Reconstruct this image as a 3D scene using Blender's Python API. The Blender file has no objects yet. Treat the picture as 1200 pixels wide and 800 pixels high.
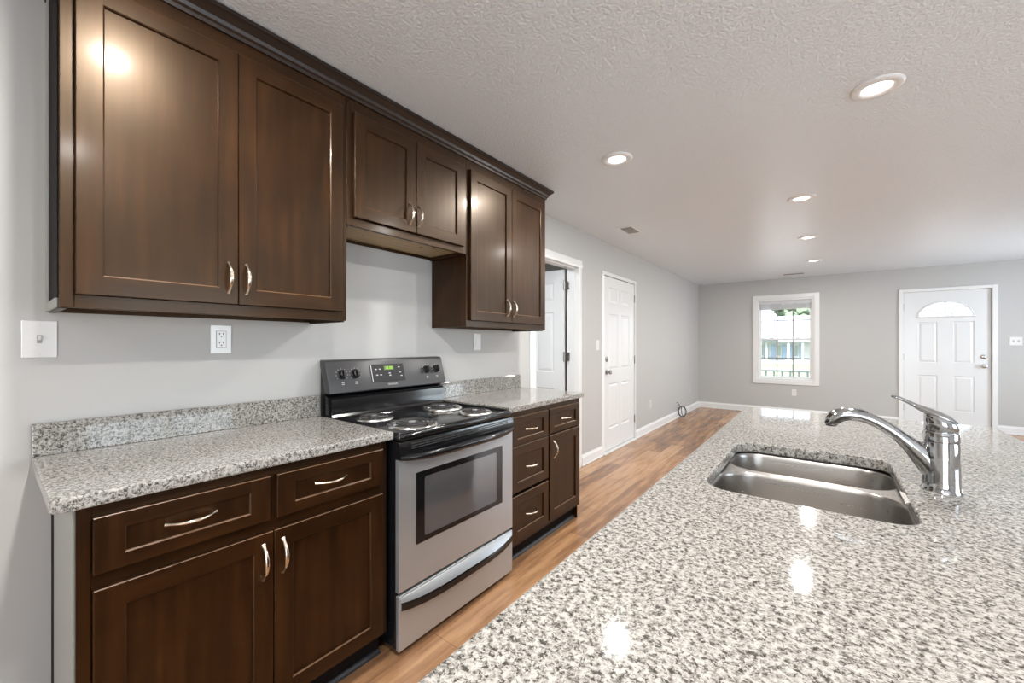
import bpy, bmesh, math, random
from mathutils import Vector, Matrix
random.seed(4)
sc = bpy.context.scene
COL = sc.collection
PI = math.pi

# ------------------------------------------------------------------ camera, world, light, exposure
EYE = 1.2711
cam = bpy.data.objects.new('camera', bpy.data.cameras.new('camera'))
COL.objects.link(cam)
cam.location = (0, 0, EYE)
cam.rotation_euler = (PI/2, 0, math.radians(37.5198))
cam.data.sensor_width = 36
cam.data.lens = 36*473.97/1200
cam.data.shift_y = 2.33/1200
cam.data.clip_start = .02
cam.data.clip_end = 400
sc.camera = cam

sc.view_settings.view_transform = 'Standard'
sc.view_settings.look = 'None'
sc.view_settings.gamma = 1
sc.view_settings.use_curve_mapping = False
sc.view_settings.exposure = 0.20

LAMP_W = 19.5          # kitchen downlights
LAMP_COL = (1.0, .97, .935)
DAY_COL = (.84, .93, 1.0)
world = bpy.data.worlds.new('World'); sc.world = world
world.use_nodes = True
nt = world.node_tree
bg = nt.nodes['Background']
sky = nt.nodes.new('ShaderNodeTexSky')
sky.sky_type = 'NISHITA'; sky.sun_disc = False
sky.sun_elevation = math.radians(48); sky.sun_rotation = math.radians(200); sky.air_density = 1.2; sky.dust_density = 2.5
mixw = nt.nodes.new('ShaderNodeMix'); mixw.data_type = 'RGBA'
mixw.inputs['Factor'].default_value = .6
nt.links.new(sky.outputs[0], mixw.inputs['A'])
mixw.inputs['B'].default_value = (9, 9.6, 10.4, 1)
nt.links.new(mixw.outputs['Result'], bg.inputs['Color'])
bg.inputs['Strength'].default_value = .34

def add_light(name, kind, loc, rot, power, color=(1, 1, 1), size=None, size_y=None, angle=None, parent=None, spread=None):
    l = bpy.data.lights.new(name, kind)
    l.energy = power; l.color = color
    if kind == 'AREA':
        if size_y: l.shape = 'RECTANGLE'; l.size = size; l.size_y = size_y
        else: l.shape = 'DISK'; l.size = size
        if spread: l.spread = spread
    if kind == 'SUN': l.angle = angle
    o = bpy.data.objects.new(name, l); COL.objects.link(o)
    o.location = loc; o.rotation_euler = rot
    if parent: o.parent = parent
    return o
add_light('sun', 'SUN', (0, -20, 30), (math.radians(42), 0, math.radians(-14)), 12, (1, .96, .9), angle=.01)
# added fill lamps standing in for daylight, each just outside an unseen opening
add_light('fill_rear_slider', 'AREA', (1.5, -2.66, 1.1), (math.radians(108), 0, 0), 72, DAY_COL, 2.3, 1.9)
add_light('fill_side_kitchen', 'AREA', (3.68, 1.6, 1.45), (0, math.radians(108), 0), 46, DAY_COL, 1.2, 1.7)
add_light('fill_side_living', 'AREA', (3.68, 6.9, 1.35), (0, math.radians(108), 0), 76, DAY_COL, 1.5, 1.8)

# ------------------------------------------------------------------ materials
def mat(name, color=(.8, .8, .8), rough=.5, metal=0, spec=.5, coat=0, emis=None, estr=0, aniso=0):
    m = bpy.data.materials.new(name); m.use_nodes = True
    b = m.node_tree.nodes['Principled BSDF']
    b.inputs['Base Color'].default_value = (*color, 1)
    b.inputs['Roughness'].default_value = rough
    b.inputs['Metallic'].default_value = metal
    b.inputs['Specular IOR Level'].default_value = spec
    b.inputs['Coat Weight'].default_value = coat
    b.inputs['Coat Roughness'].default_value = .08
    b.inputs['Anisotropic'].default_value = aniso
    if emis:
        b.inputs['Emission Color'].default_value = (*emis, 1); b.inputs['Emission Strength'].default_value = estr
    return m
def N(m, t, **kw):
    n = m.node_tree.nodes.new(t)
    for k, v in kw.items(): setattr(n, k, v)
    return n
def L(m, a, b): m.node_tree.links.new(a, b)
def BS(m): return m.node_tree.nodes['Principled BSDF']
def coords(m, scale=(1, 1, 1), rot=(0, 0, 0)):
    tc = N(m, 'ShaderNodeTexCoord'); mp = N(m, 'ShaderNodeMapping')
    mp.inputs['Scale'].default_value = scale; mp.inputs['Rotation'].default_value = rot
    L(m, tc.outputs['Object'], mp.inputs['Vector']); return mp.outputs['Vector']
def noise(m, vec, scale, detail=3, rough=.5):
    n = N(m, 'ShaderNodeTexNoise'); n.inputs['Scale'].default_value = scale
    n.inputs['Detail'].default_value = detail; n.inputs['Roughness'].default_value = rough
    L(m, vec, n.inputs['Vector']); return n.outputs['Fac']
def ramp(m, fac, stops, interp='LINEAR'):
    r = N(m, 'ShaderNodeValToRGB'); r.color_ramp.interpolation = interp
    e = r.color_ramp.elements
    while len(e) < len(stops): e.new(.5)
    for el, (p, c) in zip(e, stops): el.position = p; el.color = (*c, 1)
    L(m, fac, r.inputs['Fac']); return r.outputs['Color']
def bump(m, fac, strength, dist=.002):
    b = N(m, 'ShaderNodeBump'); b.inputs['Strength'].default_value = strength; b.inputs['Distance'].default_value = dist
    L(m, fac, b.inputs['Height']); L(m, b.outputs['Normal'], BS(m).inputs['Normal'])

M = {}
def wall_mat(name, c):
    m = mat(name, c, .55, spec=.35)
    v = coords(m); bump(m, noise(m, v, 260, 2), .08, .001)
    return m
M['wall'] = wall_mat('wall_paint', (.515, .51, .495))
M['ceiling'] = mat('ceiling_texture', (.81, .855, .885), .31, spec=.62)
v = coords(M['ceiling'])
n1 = noise(M['ceiling'], v, 78, 3, .6)
r1 = ramp(M['ceiling'], n1, [(.42, (0, 0, 0)), (.56, (1, 1, 1))])
bump(M['ceiling'], r1, .75, .0038)
M['white'] = mat('white_trim_paint', (.80, .80, .79), .28, spec=.5)
M['door_white'] = mat('white_door_paint', (.76, .77, .77), .22, spec=.55)
M['plastic'] = mat('white_plastic', (.78, .78, .76), .16, spec=.6)
M['slot'] = mat('dark_slot', (.03, .03, .03), .6)
M['gapline'] = mat('outlet_shade_line', (.35, .35, .34), .5)

def wood(name, axis, dark=1.0):
    m = mat(name, (.05, .02, .01), .34, spec=.42, coat=.10)
    BS(m).inputs['Specular Tint'].default_value = (1, .74, .50, 1)
    BS(m).inputs['Coat Roughness'].default_value = .15
    sc_ = {'z': (14, 14, 1.3), 'y': (14, 1.3, 14)}[axis]
    v = coords(m, sc_)
    f = noise(m, v, 2.2, 4, .5)
    c = ramp(m, f, [(.2, (.010, .0036, .0012)), (.5, (.022, .0078, .0022)), (.8, (.040, .0150, .0042))])
    v2 = coords(m); f2 = noise(m, v2, 5.5, 3)
    c2 = ramp(m, f2, [(.3, (.72, .72, .72)), (.7, (1.25, 1.25, 1.25))])
    mx = N(m, 'ShaderNodeMix', data_type='RGBA', blend_type='MULTIPLY'); mx.inputs['Factor'].default_value = 1
    L(m, c, mx.inputs['A']); L(m, c2, mx.inputs['B']); L(m, mx.outputs['Result'], BS(m).inputs['Base Color'])
    rr = N(m, 'ShaderNodeMapRange'); rr.inputs['To Min'].default_value = .30; rr.inputs['To Max'].default_value = .42
    L(m, f2, rr.inputs['Value']); L(m, rr.outputs[0], BS(m).inputs['Roughness'])
    bump(m, f, .05, .001)
    return m
M['wood'] = wood('espresso_wood_upright', 'z'); M['wood_h'] = wood('espresso_wood_level', 'y')
M['wood_edge'] = mat('pale_wood_edge', (.13, .065, .028), .4)  # paler brown for the upward-facing edges of the fronts
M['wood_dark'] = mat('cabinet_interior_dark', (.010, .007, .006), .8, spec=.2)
M['crown'] = mat('crown_dark_wood', (.018, .009, .005), .38, spec=.5)
M['panel_grey'] = mat('unfinished_cabinet_side', (.36, .37, .34), .5)
M['ply'] = mat('pale_plywood', (.50, .36, .19), .5)
v = coords(M['ply'], (10, 1, 10)); L(M['ply'], ramp(M['ply'], noise(M['ply'], v, 6, 4), [(.3, (.40, .28, .14)), (.7, (.58, .43, .24))]), BS(M['ply']).inputs['Base Color'])
M['burn'] = mat('dark_ply_mark', (.10, .06, .03), .6)

def granite():
    m = mat('speckled_granite', (.6, .6, .6), .055, spec=.5)
    tc = N(m, 'ShaderNodeTexCoord')
    nz = N(m, 'ShaderNodeTexNoise'); nz.inputs['Scale'].default_value = 170; nz.inputs['Detail'].default_value = 2
    L(m, tc.outputs['Object'], nz.inputs['Vector'])
    mv = N(m, 'ShaderNodeMix', data_type='RGBA', blend_type='LINEAR_LIGHT'); mv.inputs['Factor'].default_value = .006
    L(m, tc.outputs['Object'], mv.inputs['A']); L(m, nz.outputs['Color'], mv.inputs['B'])
    vo = N(m, 'ShaderNodeTexVoronoi'); vo.inputs['Scale'].default_value = 330
    L(m, mv.outputs['Result'], vo.inputs['Vector'])
    sep = N(m, 'ShaderNodeSeparateColor'); L(m, vo.outputs['Color'], sep.inputs[0])
    cl = N(m, 'ShaderNodeTexNoise'); cl.inputs['Scale'].default_value = 120; cl.inputs['Detail'].default_value = 3
    L(m, tc.outputs['Object'], cl.inputs['Vector'])
    ad = N(m, 'ShaderNodeMath', operation='MULTIPLY_ADD'); ad.inputs[1].default_value = .55
    L(m, sep.outputs[0], ad.inputs[0])
    mu = N(m, 'ShaderNodeMath', operation='MULTIPLY_ADD'); mu.inputs[1].default_value = 1.5; mu.inputs[2].default_value = -.56
    L(m, cl.outputs['Fac'], mu.inputs[0]); L(m, mu.outputs[0], ad.inputs[2])
    c = ramp(m, ad.outputs[0], [(0, (.045, .042, .038)), (.20, (.085, .080, .072)), (.32, (.20, .19, .172)), (.46, (.31, .295, .27)), (.60, (.41, .395, .365)), (.85, (.49, .475, .445))])
    L(m, c, BS(m).inputs['Base Color'])
    return m
M['granite'] = granite()

def steel(name, axis, base=(.56, .56, .56), r=.27):
    m = mat(name, base, r, metal=1)
    s = {'y': (400, 4, 400), 'z': (300, 300, 4), 'x': (4, 300, 300)}[axis]
    v = coords(m, s); f = noise(m, v, 1.0, 3)
    rr = N(m, 'ShaderNodeMapRange'); rr.inputs['To Min'].default_value = r-.02; rr.inputs['To Max'].default_value = r+.12
    L(m, f, rr.inputs['Value']); L(m, rr.outputs[0], BS(m).inputs['Roughness'])
    bump(m, f, .025, .0006)
    return m
M['steel'] = steel('brushed_stainless', 'y', (.54, .575, .605), .34)
BS(M['steel']).inputs['Metallic'].default_value = .72
M['sink_steel'] = steel('sink_stainless', 'x', (.42, .40, .375), .25)
M['chrome'] = mat('polished_chrome', (.52, .53, .54), .08, metal=1)
M['nickel'] = mat('satin_nickel', (.68, .60, .50), .22, metal=1)
M['satin'] = mat('satin_knob_metal', (.52, .50, .48), .25, metal=.8)
M['grille'] = mat('window_grille', (.22, .22, .22), .5)  # backlit darkness of the bars is put into this grey
M['hinge'] = mat('hinge_metal', (.35, .33, .31), .35, metal=1)
M['black'] = mat('black_enamel', (.008, .008, .009), .12, spec=.6)
M['black_panel'] = mat('control_panel_black', (.050, .050, .052), .30, spec=.6)
M['black_mat'] = mat('black_plastic', (.01, .01, .01), .35)
M['glass_black'] = mat('display_black', (.04, .04, .042), .1, spec=.6)
M['pan'] = mat('bright_drip_pan', (.78, .78, .77), .22, metal=1)
M['coil'] = mat('heating_coil', (.035, .033, .033), .35)
M['print'] = mat('panel_print', (.55, .55, .55), .5)
M['lcd'] = mat('clock_green', (.1, .2, .03), .5, emis=(.35, .75, .06), estr=.9)
M['lcdbg'] = mat('clock_window', (.05, .08, .02), .3, emis=(.25, .42, .05), estr=.25)
M['lens'] = mat('lamp_lens', (1, 1, 1), .5, emis=(1, .95, .88), estr=6)
M['oven_glass'] = mat('oven_glass', (.10, .10, .105), .06, spec=.9, coat=.6)
M['rubber'] = mat('dark_rubber', (.03, .03, .035), .5)
M['blind'] = mat('blind_fabric', (.60, .60, .61), .6)

def pane_mat(name, tint=(.96, .98, 1)):
    m = bpy.data.materials.new(name); m.use_nodes = True
    t = m.node_tree; t.nodes.clear()
    out = t.nodes.new('ShaderNodeOutputMaterial'); mx = t.nodes.new('ShaderNodeMixShader')
    tr = t.nodes.new('ShaderNodeBsdfTransparent'); gl = t.nodes.new('ShaderNodeBsdfGlossy'); fr = t.nodes.new('ShaderNodeFresnel')
    tr.inputs[0].default_value = (*tint, 1); gl.inputs['Roughness'].default_value = .01; fr.inputs[0].default_value = 1.45
    ge = t.nodes.new('ShaderNodeNewGeometry'); mb_ = t.nodes.new('ShaderNodeMath'); mb_.operation = 'SUBTRACT'; mb_.inputs[0].default_value = 1
    ml = t.nodes.new('ShaderNodeMath'); ml.operation = 'MULTIPLY'
    t.links.new(ge.outputs['Backfacing'], mb_.inputs[1]); t.links.new(fr.outputs[0], ml.inputs[0]); t.links.new(mb_.outputs[0], ml.inputs[1])
    t.links.new(ml.outputs[0], mx.inputs[0]); t.links.new(tr.outputs[0], mx.inputs[1]); t.links.new(gl.outputs[0], mx.inputs[2])
    t.links.new(mx.outputs[0], out.inputs[0]); return m
M['pane'] = pane_mat('window_glass')

def floor_mat():
    m = mat('wood_plank_floor', (.4, .25, .15), .26, spec=.5)
    tc = N(m, 'ShaderNodeTexCoord'); mp = N(m, 'ShaderNodeMapping'); mp.inputs['Rotation'].default_value = (0, 0, PI/2)
    L(m, tc.outputs['Object'], mp.inputs['Vector'])
    br = N(m, 'ShaderNodeTexBrick'); br.inputs['Scale'].default_value = 1
    br.inputs['Brick Width'].default_value = 1.2; br.inputs['Row Height'].default_value = .15
    br.inputs['Mortar Size'].default_value = .0012; br.inputs['Mortar Smooth'].default_value = .3
    br.inputs['Color1'].default_value = (.28, .28, .28, 1); br.inputs['Color2'].default_value = (.75, .75, .75, 1); br.inputs['Mortar'].default_value = (.05, .05, .05, 1)
    br.offset = .37; L(m, mp.outputs['Vector'], br.inputs['Vector'])
    v = coords(m, (9, .9, 9)); f = noise(m, v, 2.2, 6, .6)
    mx = N(m, 'ShaderNodeMix', data_type='RGBA', blend_type='OVERLAY'); mx.inputs['Factor'].default_value = .75
    L(m, f, mx.inputs['A']); L(m, br.outputs['Color'], mx.inputs['B'])
    c = ramp(m, mx.outputs['Result'], [(.1, (.10, .052, .032)), (.4, (.28, .145, .072)), (.62, (.45, .250, .125)), (.9, (.56, .36, .21))])
    L(m, c, BS(m).inputs['Base Color']); bump(m, br.outputs['Color'], .05, .001)
    return m
M['floor'] = floor_mat()
# outdoors
M['grass'] = mat('lawn_grass', (.25, .42, .12), .9)
v = coords(M['grass']); L(M['grass'], ramp(M['grass'], noise(M['grass'], v, .8, 6), [(.3, (.15, .19, .10)), (.7, (.20, .23, .14))]), BS(M['grass']).inputs['Base Color'])
M['siding'] = mat('white_siding', (.50, .51, .50), .6)
M['shingle'] = mat('pale_shingle', (.50, .54, .60), .8)
M['shingle_blue'] = mat('blue_shingle', (.24, .36, .52), .8)
M['shutter'] = mat('blue_grey_shutter', (.27, .36, .46), .6)
M['winglass'] = mat('far_window_glass', (.25, .30, .26), .1)
M['leaf'] = mat('tree_leaves', (.13, .17, .11), .8)
M['bark'] = mat('tree_bark', (.12, .08, .05), .9)
M['drive'] = mat('pale_concrete_drive', (.82, .82, .80), .8)
M['porchwood'] = mat('porch_rail_paint', (.30, .33, .30), .6)
M['concrete'] = mat('porch_concrete', (.5, .5, .48), .8)

# ------------------------------------------------------------------ mesh helpers
def box(bm, x0, x1, y0, y1, z0, z1, bev=0, seg=2, mi=0):
    b2 = bmesh.new()
    bmesh.ops.create_cube(b2, size=1)
    for v in b2.verts:
        v.co = Vector((x0+(v.co.x+.5)*(x1-x0), y0+(v.co.y+.5)*(y1-y0), z0+(v.co.z+.5)*(z1-z0)))
    if bev: bmesh.ops.bevel(b2, geom=b2.edges[:], offset=bev, segments=seg, profile=.5, affect='EDGES')
    for f in b2.faces: f.material_index = mi
    merge(bm, b2)
def merge(bm, b2, mtx=None):
    if mtx: b2.transform(mtx)
    me = bpy.data.meshes.new('tmp'); b2.to_mesh(me); b2.free()
    bm.from_mesh(me); bpy.data.meshes.remove(me)
def tube(bm, pts, rad, seg=12, caps=True, up=None, sy=1.0):
    """swept tube; rad number or list of (in-plane, cross) radii"""
    pts = [Vector(p) for p in pts]; n = len(pts)
    rings = []
    prev = None
    for i, p in enumerate(pts):
        t = (pts[min(i+1, n-1)]-pts[max(i-1, 0)]).normalized()
        if up is not None: a = Vector(up)
        elif prev is None: a = Vector((0, 0, 1)) if abs(t.z) < .9 else Vector((1, 0, 0))
        else: a = prev
        s = t.cross(a).normalized(); a2 = s.cross(t).normalized(); prev = a2
        r = rad[i] if isinstance(rad, (list, tuple)) else rad
        ra, rb = r if isinstance(r, (list, tuple)) else (r, r)
        # a2 = 'up', s = side
        rings.append([bm.verts.new(p+a2*ra*math.sin(2*PI*k/seg)+s*rb*math.cos(2*PI*k/seg)) for k in range(seg)])
    for i in range(n-1):
        for k in range(seg):
            bm.faces.new((rings[i][k], rings[i][(k+1) % seg], rings[i+1][(k+1) % seg], rings[i+1][k]))
    if caps: bm.faces.new(rings[0]); bm.faces.new(rings[-1][::-1])
def lathe(bm, prof, c=(0, 0, 0), axis='z', seg=32, cap=True):
    """prof: list of (r, h)"""
    b2 = bmesh.new(); rings = []
    for r, h in prof:
        rings.append([b2.verts.new((r*math.cos(2*PI*k/seg), r*math.sin(2*PI*k/seg), h)) for k in range(seg)])
    for i in range(len(prof)-1):
        for k in range(seg):
            b2.faces.new((rings[i][k], rings[i][(k+1) % seg], rings[i+1][(k+1) % seg], rings[i+1][k]))
    if cap: b2.faces.new(rings[0][::-1]); b2.faces.new(rings[-1])
    mt = Matrix.Translation(c)
    if axis == 'x': mt = mt @ Matrix.Rotation(PI/2, 4, 'Y')
    if axis == '-y': mt = mt @ Matrix.Rotation(PI/2, 4, 'X')
    if axis == '-z': mt = mt @ Matrix.Rotation(PI, 4, 'X')
    merge(bm, b2, mt)
def prism(bm, poly, a0, a1, plane='xz'):
    """polygon in (x,z) extruded along y, or (y,z) along x, or (x,y) along z"""
    def P(u, w, a): return {'xz': (u, a, w), 'yz': (a, u, w), 'xy': (u, w, a)}[plane]
    A = [bm.verts.new(P(u, w, a0)) for u, w in poly]; B = [bm.verts.new(P(u, w, a1)) for u, w in poly]
    n = len(poly)
    for i in range(n): bm.faces.new((A[i], A[(i+1) % n], B[(i+1) % n], B[i]))
    bm.faces.new(A[::-1]); bm.faces.new(B)
def rrect(x0, x1, y0, y1, r, seg=8):
    pts = []
    rs = r if isinstance(r, (list, tuple)) else (r,)*4
    for (cx, cy, a, rr) in ((x1, y1, 0, rs[0]), (x0, y1, 1, rs[1]), (x0, y0, 2, rs[2]), (x1, y0, 3, rs[3])):
        ox = cx-rr if cx == x1 else cx+rr; oy = cy-rr if cy == y1 else cy+rr
        for k in range(seg+1):
            t = (a+k/seg)*PI/2; pts.append((ox+rr*math.cos(t), oy+rr*math.sin(t)))
    return pts

class Thing:
    def __init__(s, name, label=None, cat=None, loc=(0, 0, 0), group=None, kind=None):
        o = bpy.data.objects.new(name, None); COL.objects.link(o); o.empty_display_size = .05
        o.location = loc; s.o = o; s.loc = Vector(loc)
        if label: o['label'] = label
        if cat: o['category'] = cat
        if group: o['group'] = group
        if kind: o['kind'] = kind
    def part(s, name, bm, mats, parent=None, smooth=False, label=None):
        o = mkobj(name, bm, mats, s.loc, smooth)
        o.parent = parent or s.o
        if label: o['label'] = label
        return o
def mkobj(name, bm, mats, origin=Vector((0, 0, 0)), smooth=False):
    for v in bm.verts: v.co -= origin
    bmesh.ops.recalc_face_normals(bm, faces=bm.faces[:])
    me = bpy.data.meshes.new(name)
    if smooth:
        for f in bm.faces: f.smooth = True
        for e in bm.edges:
            if len(e.link_faces) == 2 and e.calc_face_angle(0) > math.radians(smooth if smooth is not True else 40): e.smooth = False
    bm.to_mesh(me); bm.free()
    for m in (mats if isinstance(mats, (list, tuple)) else [mats]): me.materials.append(M[m])
    o = bpy.data.objects.new(name, me); COL.objects.link(o); return o
def single(name, bm, mats, label, cat, loc, group=None, smooth=False, kind=None):
    o = mkobj(name, bm, mats, Vector(loc), smooth); o.location = loc
    if label: o['label'] = label
    if cat: o['category'] = cat
    if group: o['group'] = group
    if kind: o['kind'] = kind
    return o
def struct(name, bm, mats, smooth=False):
    o = mkobj(name, bm, mats, smooth=smooth); o['kind'] = 'structure'; return o
def copy_tree(o, parent=None):
    c = o.copy(); COL.objects.link(c)
    if parent: c.parent = parent; c.matrix_parent_inverse = o.matrix_parent_inverse
    for ch in list(o.children): copy_tree(ch, c)
    return c
def text_bm(s, size, mtx):
    cu = bpy.data.curves.new('t', 'FONT'); cu.body = s; cu.size = size; cu.extrude = .0004; cu.align_x = 'CENTER'; cu.align_y = 'CENTER'
    o = bpy.data.objects.new('t', cu); COL.objects.link(o)
    dg = bpy.context.evaluated_depsgraph_get()
    me = bpy.data.meshes.new_from_object(o.evaluated_get(dg))
    bm = bmesh.new(); bm.from_mesh(me); bm.transform(mtx)
    bpy.data.objects.remove(o); bpy.data.curves.remove(cu); bpy.data.meshes.remove(me)
    return bm

# ------------------------------------------------------------------ room shell
XL, XR, YB, YF, H = -1.982, 3.45, -2.5, 8.737, 2.438
XO = -2.102          # outer face of the left wall
bm = bmesh.new(); box(bm, XL-3.0, XR+.2, YB-.2, YF+.2, -.12, 0); struct('floor', bm, 'floor')
bm = bmesh.new(); box(bm, XL-3.0, XR+.2, YB-.2, YF+.2, H, H+.12); struct('ceiling', bm, 'ceiling')
bm = bmesh.new()
D1a, D1b, D1h = 2.905, 3.68, 2.045
D2a, D2b, D2h = 4.285, 5.245, 2.055
box(bm, XO, XL, YB, D1a, 0, H); box(bm, XO, XL, D1a, D1b, D1h, H); box(bm, XO, XL, D1b, D2a, 0, H)
box(bm, XO, XL, D2a, D2b, D2h, H); box(bm, XO, XL, D2b, YF+.2, 0, H)
struct('wall_left', bm, 'wall')
# front wall with window and door
WX0, WX1, WZ0, WZ1 = -.965, -.115, .61, 2.08
FX0, FX1, FZ1 = 1.0, 1.915, 2.065
bm = bmesh.new(); y0, y1 = YF, YF+.15
box(bm, XL-3, WX0, y0, y1, 0, H); box(bm, WX0, WX1, y0, y1, 0, WZ0); box(bm, WX0, WX1, y0, y1, WZ1, H)
box(bm, WX1, FX0, y0, y1, 0, H); box(bm, FX0, FX1, y0, y1, FZ1, H); box(bm, FX1, XR+.2, y0, y1, 0, H)
struct('wall_front', bm, 'wall')
# right wall with two windows (outside the view, they light the room)
bm = bmesh.new()
RW = [(.75, 2.45, .85, 2.05), (6.0, 7.8, .6, 2.1)]
ys = YB-.2
for a, b, c, d in RW:
    box(bm, XR, XR+.12, ys, a, 0, H); box(bm, XR, XR+.12, a, b, 0, c); box(bm, XR, XR+.12, a, b, d, H); ys = b
box(bm, XR, XR+.12, ys, YF+.2, 0, H)
struct('wall_right', bm, 'wall')
bm = bmesh.new()
box(bm, XL-3, .35, YB-.12, YB, 0, H); box(bm, .35, 2.65, YB-.12, YB, 2.05, H); box(bm, 2.65, XR+.2, YB-.12, YB, 0, H)
struct('wall_rear', bm, 'wall')
# adjoining room seen through the open doorway
bm = bmesh.new()
box(bm, XL-3.0, XL-2.9, YB, YF, 0, H); box(bm, XL-2.9, XO, 1.4, 1.5, 0, H); box(bm, XL-2.9, XO, 5.0, 5.1, 0, H)
struct('wall_adjoining', bm, 'wall')

def sash_frame(bm, ax, pos, th, a0, a1, z0, z1, w, cols, rows, mw=.018, mbm=None):
    """frame with mullions. ax 'y': plane at y=pos spanning x a0..a1; ax 'x': plane at x=pos spanning y"""
    def B(a, b, c, d, t=th, off=0):
        if ax == 'y': box(bm, a, b, pos+off, pos+off+t, c, d, .002, 1)
        else: box(bm, pos+off, pos+off+t, a, b, c, d, .002, 1)
    B(a0, a0+w, z0, z1); B(a1-w, a1, z0, z1); B(a0+w, a1-w, z0, z0+w); B(a0+w, a1-w, z1-w, z1)
    if mbm is not None: bm = mbm
    for k in range(1, cols):
        c = a0+w+(a1-a0-2*w)*k/cols; B(c-mw/2, c+mw/2, z0+w, z1-w, th*.4, th*.3)
    for k in range(1, rows):
        c = z0+w+(z1-z0-2*w)*k/rows; B(a0+w, a1-w, c-mw/2, c+mw/2, th*.4, th*.3)

# window_1 : double-hung front window
w1 = Thing('window_1', loc=(-.54, YF, WZ0), kind='structure')
bm = bmesh.new()
cw = .072
for (a, b, c, d) in ((WX0-cw, WX0, WZ0-cw, WZ1+cw), (WX1, WX1+cw, WZ0-cw, WZ1+cw), (WX0, WX1, WZ1, WZ1+cw), (WX0, WX1, WZ0-cw, WZ0)):
    box(bm, a, b, YF-.018, YF, c, d, .004)
w1.part('casing', bm, 'white')
bm = bmesh.new()
for (a, b, c, d) in ((WX0, WX0+.03, WZ0, WZ1), (WX1-.03, WX1, WZ0, WZ1), (WX0+.03, WX1-.03, WZ1-.03, WZ1), (WX0+.03, WX1-.03, WZ0, WZ0+.03)):
    box(bm, a, b, YF+.002, YF+.12, c, d, .002)
w1.part('window_frame', bm, 'white')
MZ = 1.348
GA, GB = WX0+.03, WX1-.03
bm = bmesh.new(); mb = bmesh.new(); sash_frame(bm, 'y', YF+.085, .03, GA, GB, MZ-.02, WZ1-.03, .035, 3, 2, mbm=mb); us = w1.part('sash', bm, 'white'); w1.part('grille', mb, 'grille', us)
bm = bmesh.new(); box(bm, GA+.03, GB-.03, YF+.099, YF+.102, MZ, WZ1-.05); w1.part('pane', bm, 'pane', us)
bm = bmesh.new(); mb = bmesh.new(); sash_frame(bm, 'y', YF+.05, .03, GA, GB, WZ0+.03, MZ+.02, .035, 3, 2, mbm=mb); ls = w1.part('sash', bm, 'white'); w1.part('grille', mb, 'grille', ls)
bm = bmesh.new(); box(bm, GA+.03, GB-.03, YF+.064, YF+.067, WZ0+.05, MZ); w1.part('pane', bm, 'pane', ls)
for x in (-.73, -.34):
    bm = bmesh.new(); box(bm, x-.03, x+.03, YF+.045, YF+.07, MZ+.02, MZ+.032, .004); lathe(bm, [(.012, 0), (.01, .012)], (x, YF+.055, MZ+.032), seg=12)
    w1.part('sash_lock', bm, 'plastic', ls, True)
# raised blind
bl = Thing('window_blind', 'white mini blind pulled all the way up at the head of the front window', 'blind', (-.54, YF+.04, 1.88))
bm = bmesh.new(); box(bm, GA+.005, GB-.005, YF+.004, YF+.044, 1.985, 2.045, .004); bl.part('head_rail', bm, 'blind')
bm = bmesh.new()
for k in range(11): box(bm, GA+.01, GB-.01, YF+.008, YF+.04, 1.905+k*.0072, 1.905+k*.0072+.0045)
bl.part('slats', bm, 'blind')
bm = bmesh.new(); box(bm, GA+.01, GB-.01, YF+.008, YF+.04, 1.888, 1.903, .003); bl.part('bottom_rail', bm, 'blind')

# hidden windows
for i, (a, b, c, d) in enumerate(RW):
    w = Thing('window_%d' % (i+2), loc=(XR, a, c), kind='structure')
    bm = bmesh.new()
    for q in ((a-cw, a, c-cw, d+cw), (b, b+cw, c-cw, d+cw), (a, b, d, d+cw), (a, b, c-cw, c)): box(bm, XR-.018, XR, *q, .004)
    w.part('casing', bm, 'white')
    bm = bmesh.new(); sash_frame(bm, 'x', XR+.04, .03, a, (a+b)/2, c, d, .04, 2, 3); sash_frame(bm, 'x', XR+.04, .03, (a+b)/2, b, c, d, .04, 2, 3); sf = w.part('sash', bm, 'white')
    bm = bmesh.new(); box(bm, XR+.053, XR+.057, a+.01, b-.01, c+.01, d-.01); w.part('pane', bm, 'pane', sf)
w = Thing('door_4', loc=(.35, YB, 0), kind='structure')  # unseen glass slider, put in to admit soft daylight
bm = bmesh.new(); sash_frame(bm, 'y', YB-.08, .04, .36, 1.52, .01, 2.04, .07, 1, 1); sash_frame(bm, 'y', YB-.08, .04, 1.48, 2.64, .01, 2.04, .07, 1, 1); sf = w.part('sash', bm, 'white')
bm = bmesh.new(); box(bm, .38, 2.62, YB-.062, YB-.058, .03, 2.02); w.part('pane', bm, 'pane', sf)

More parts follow.
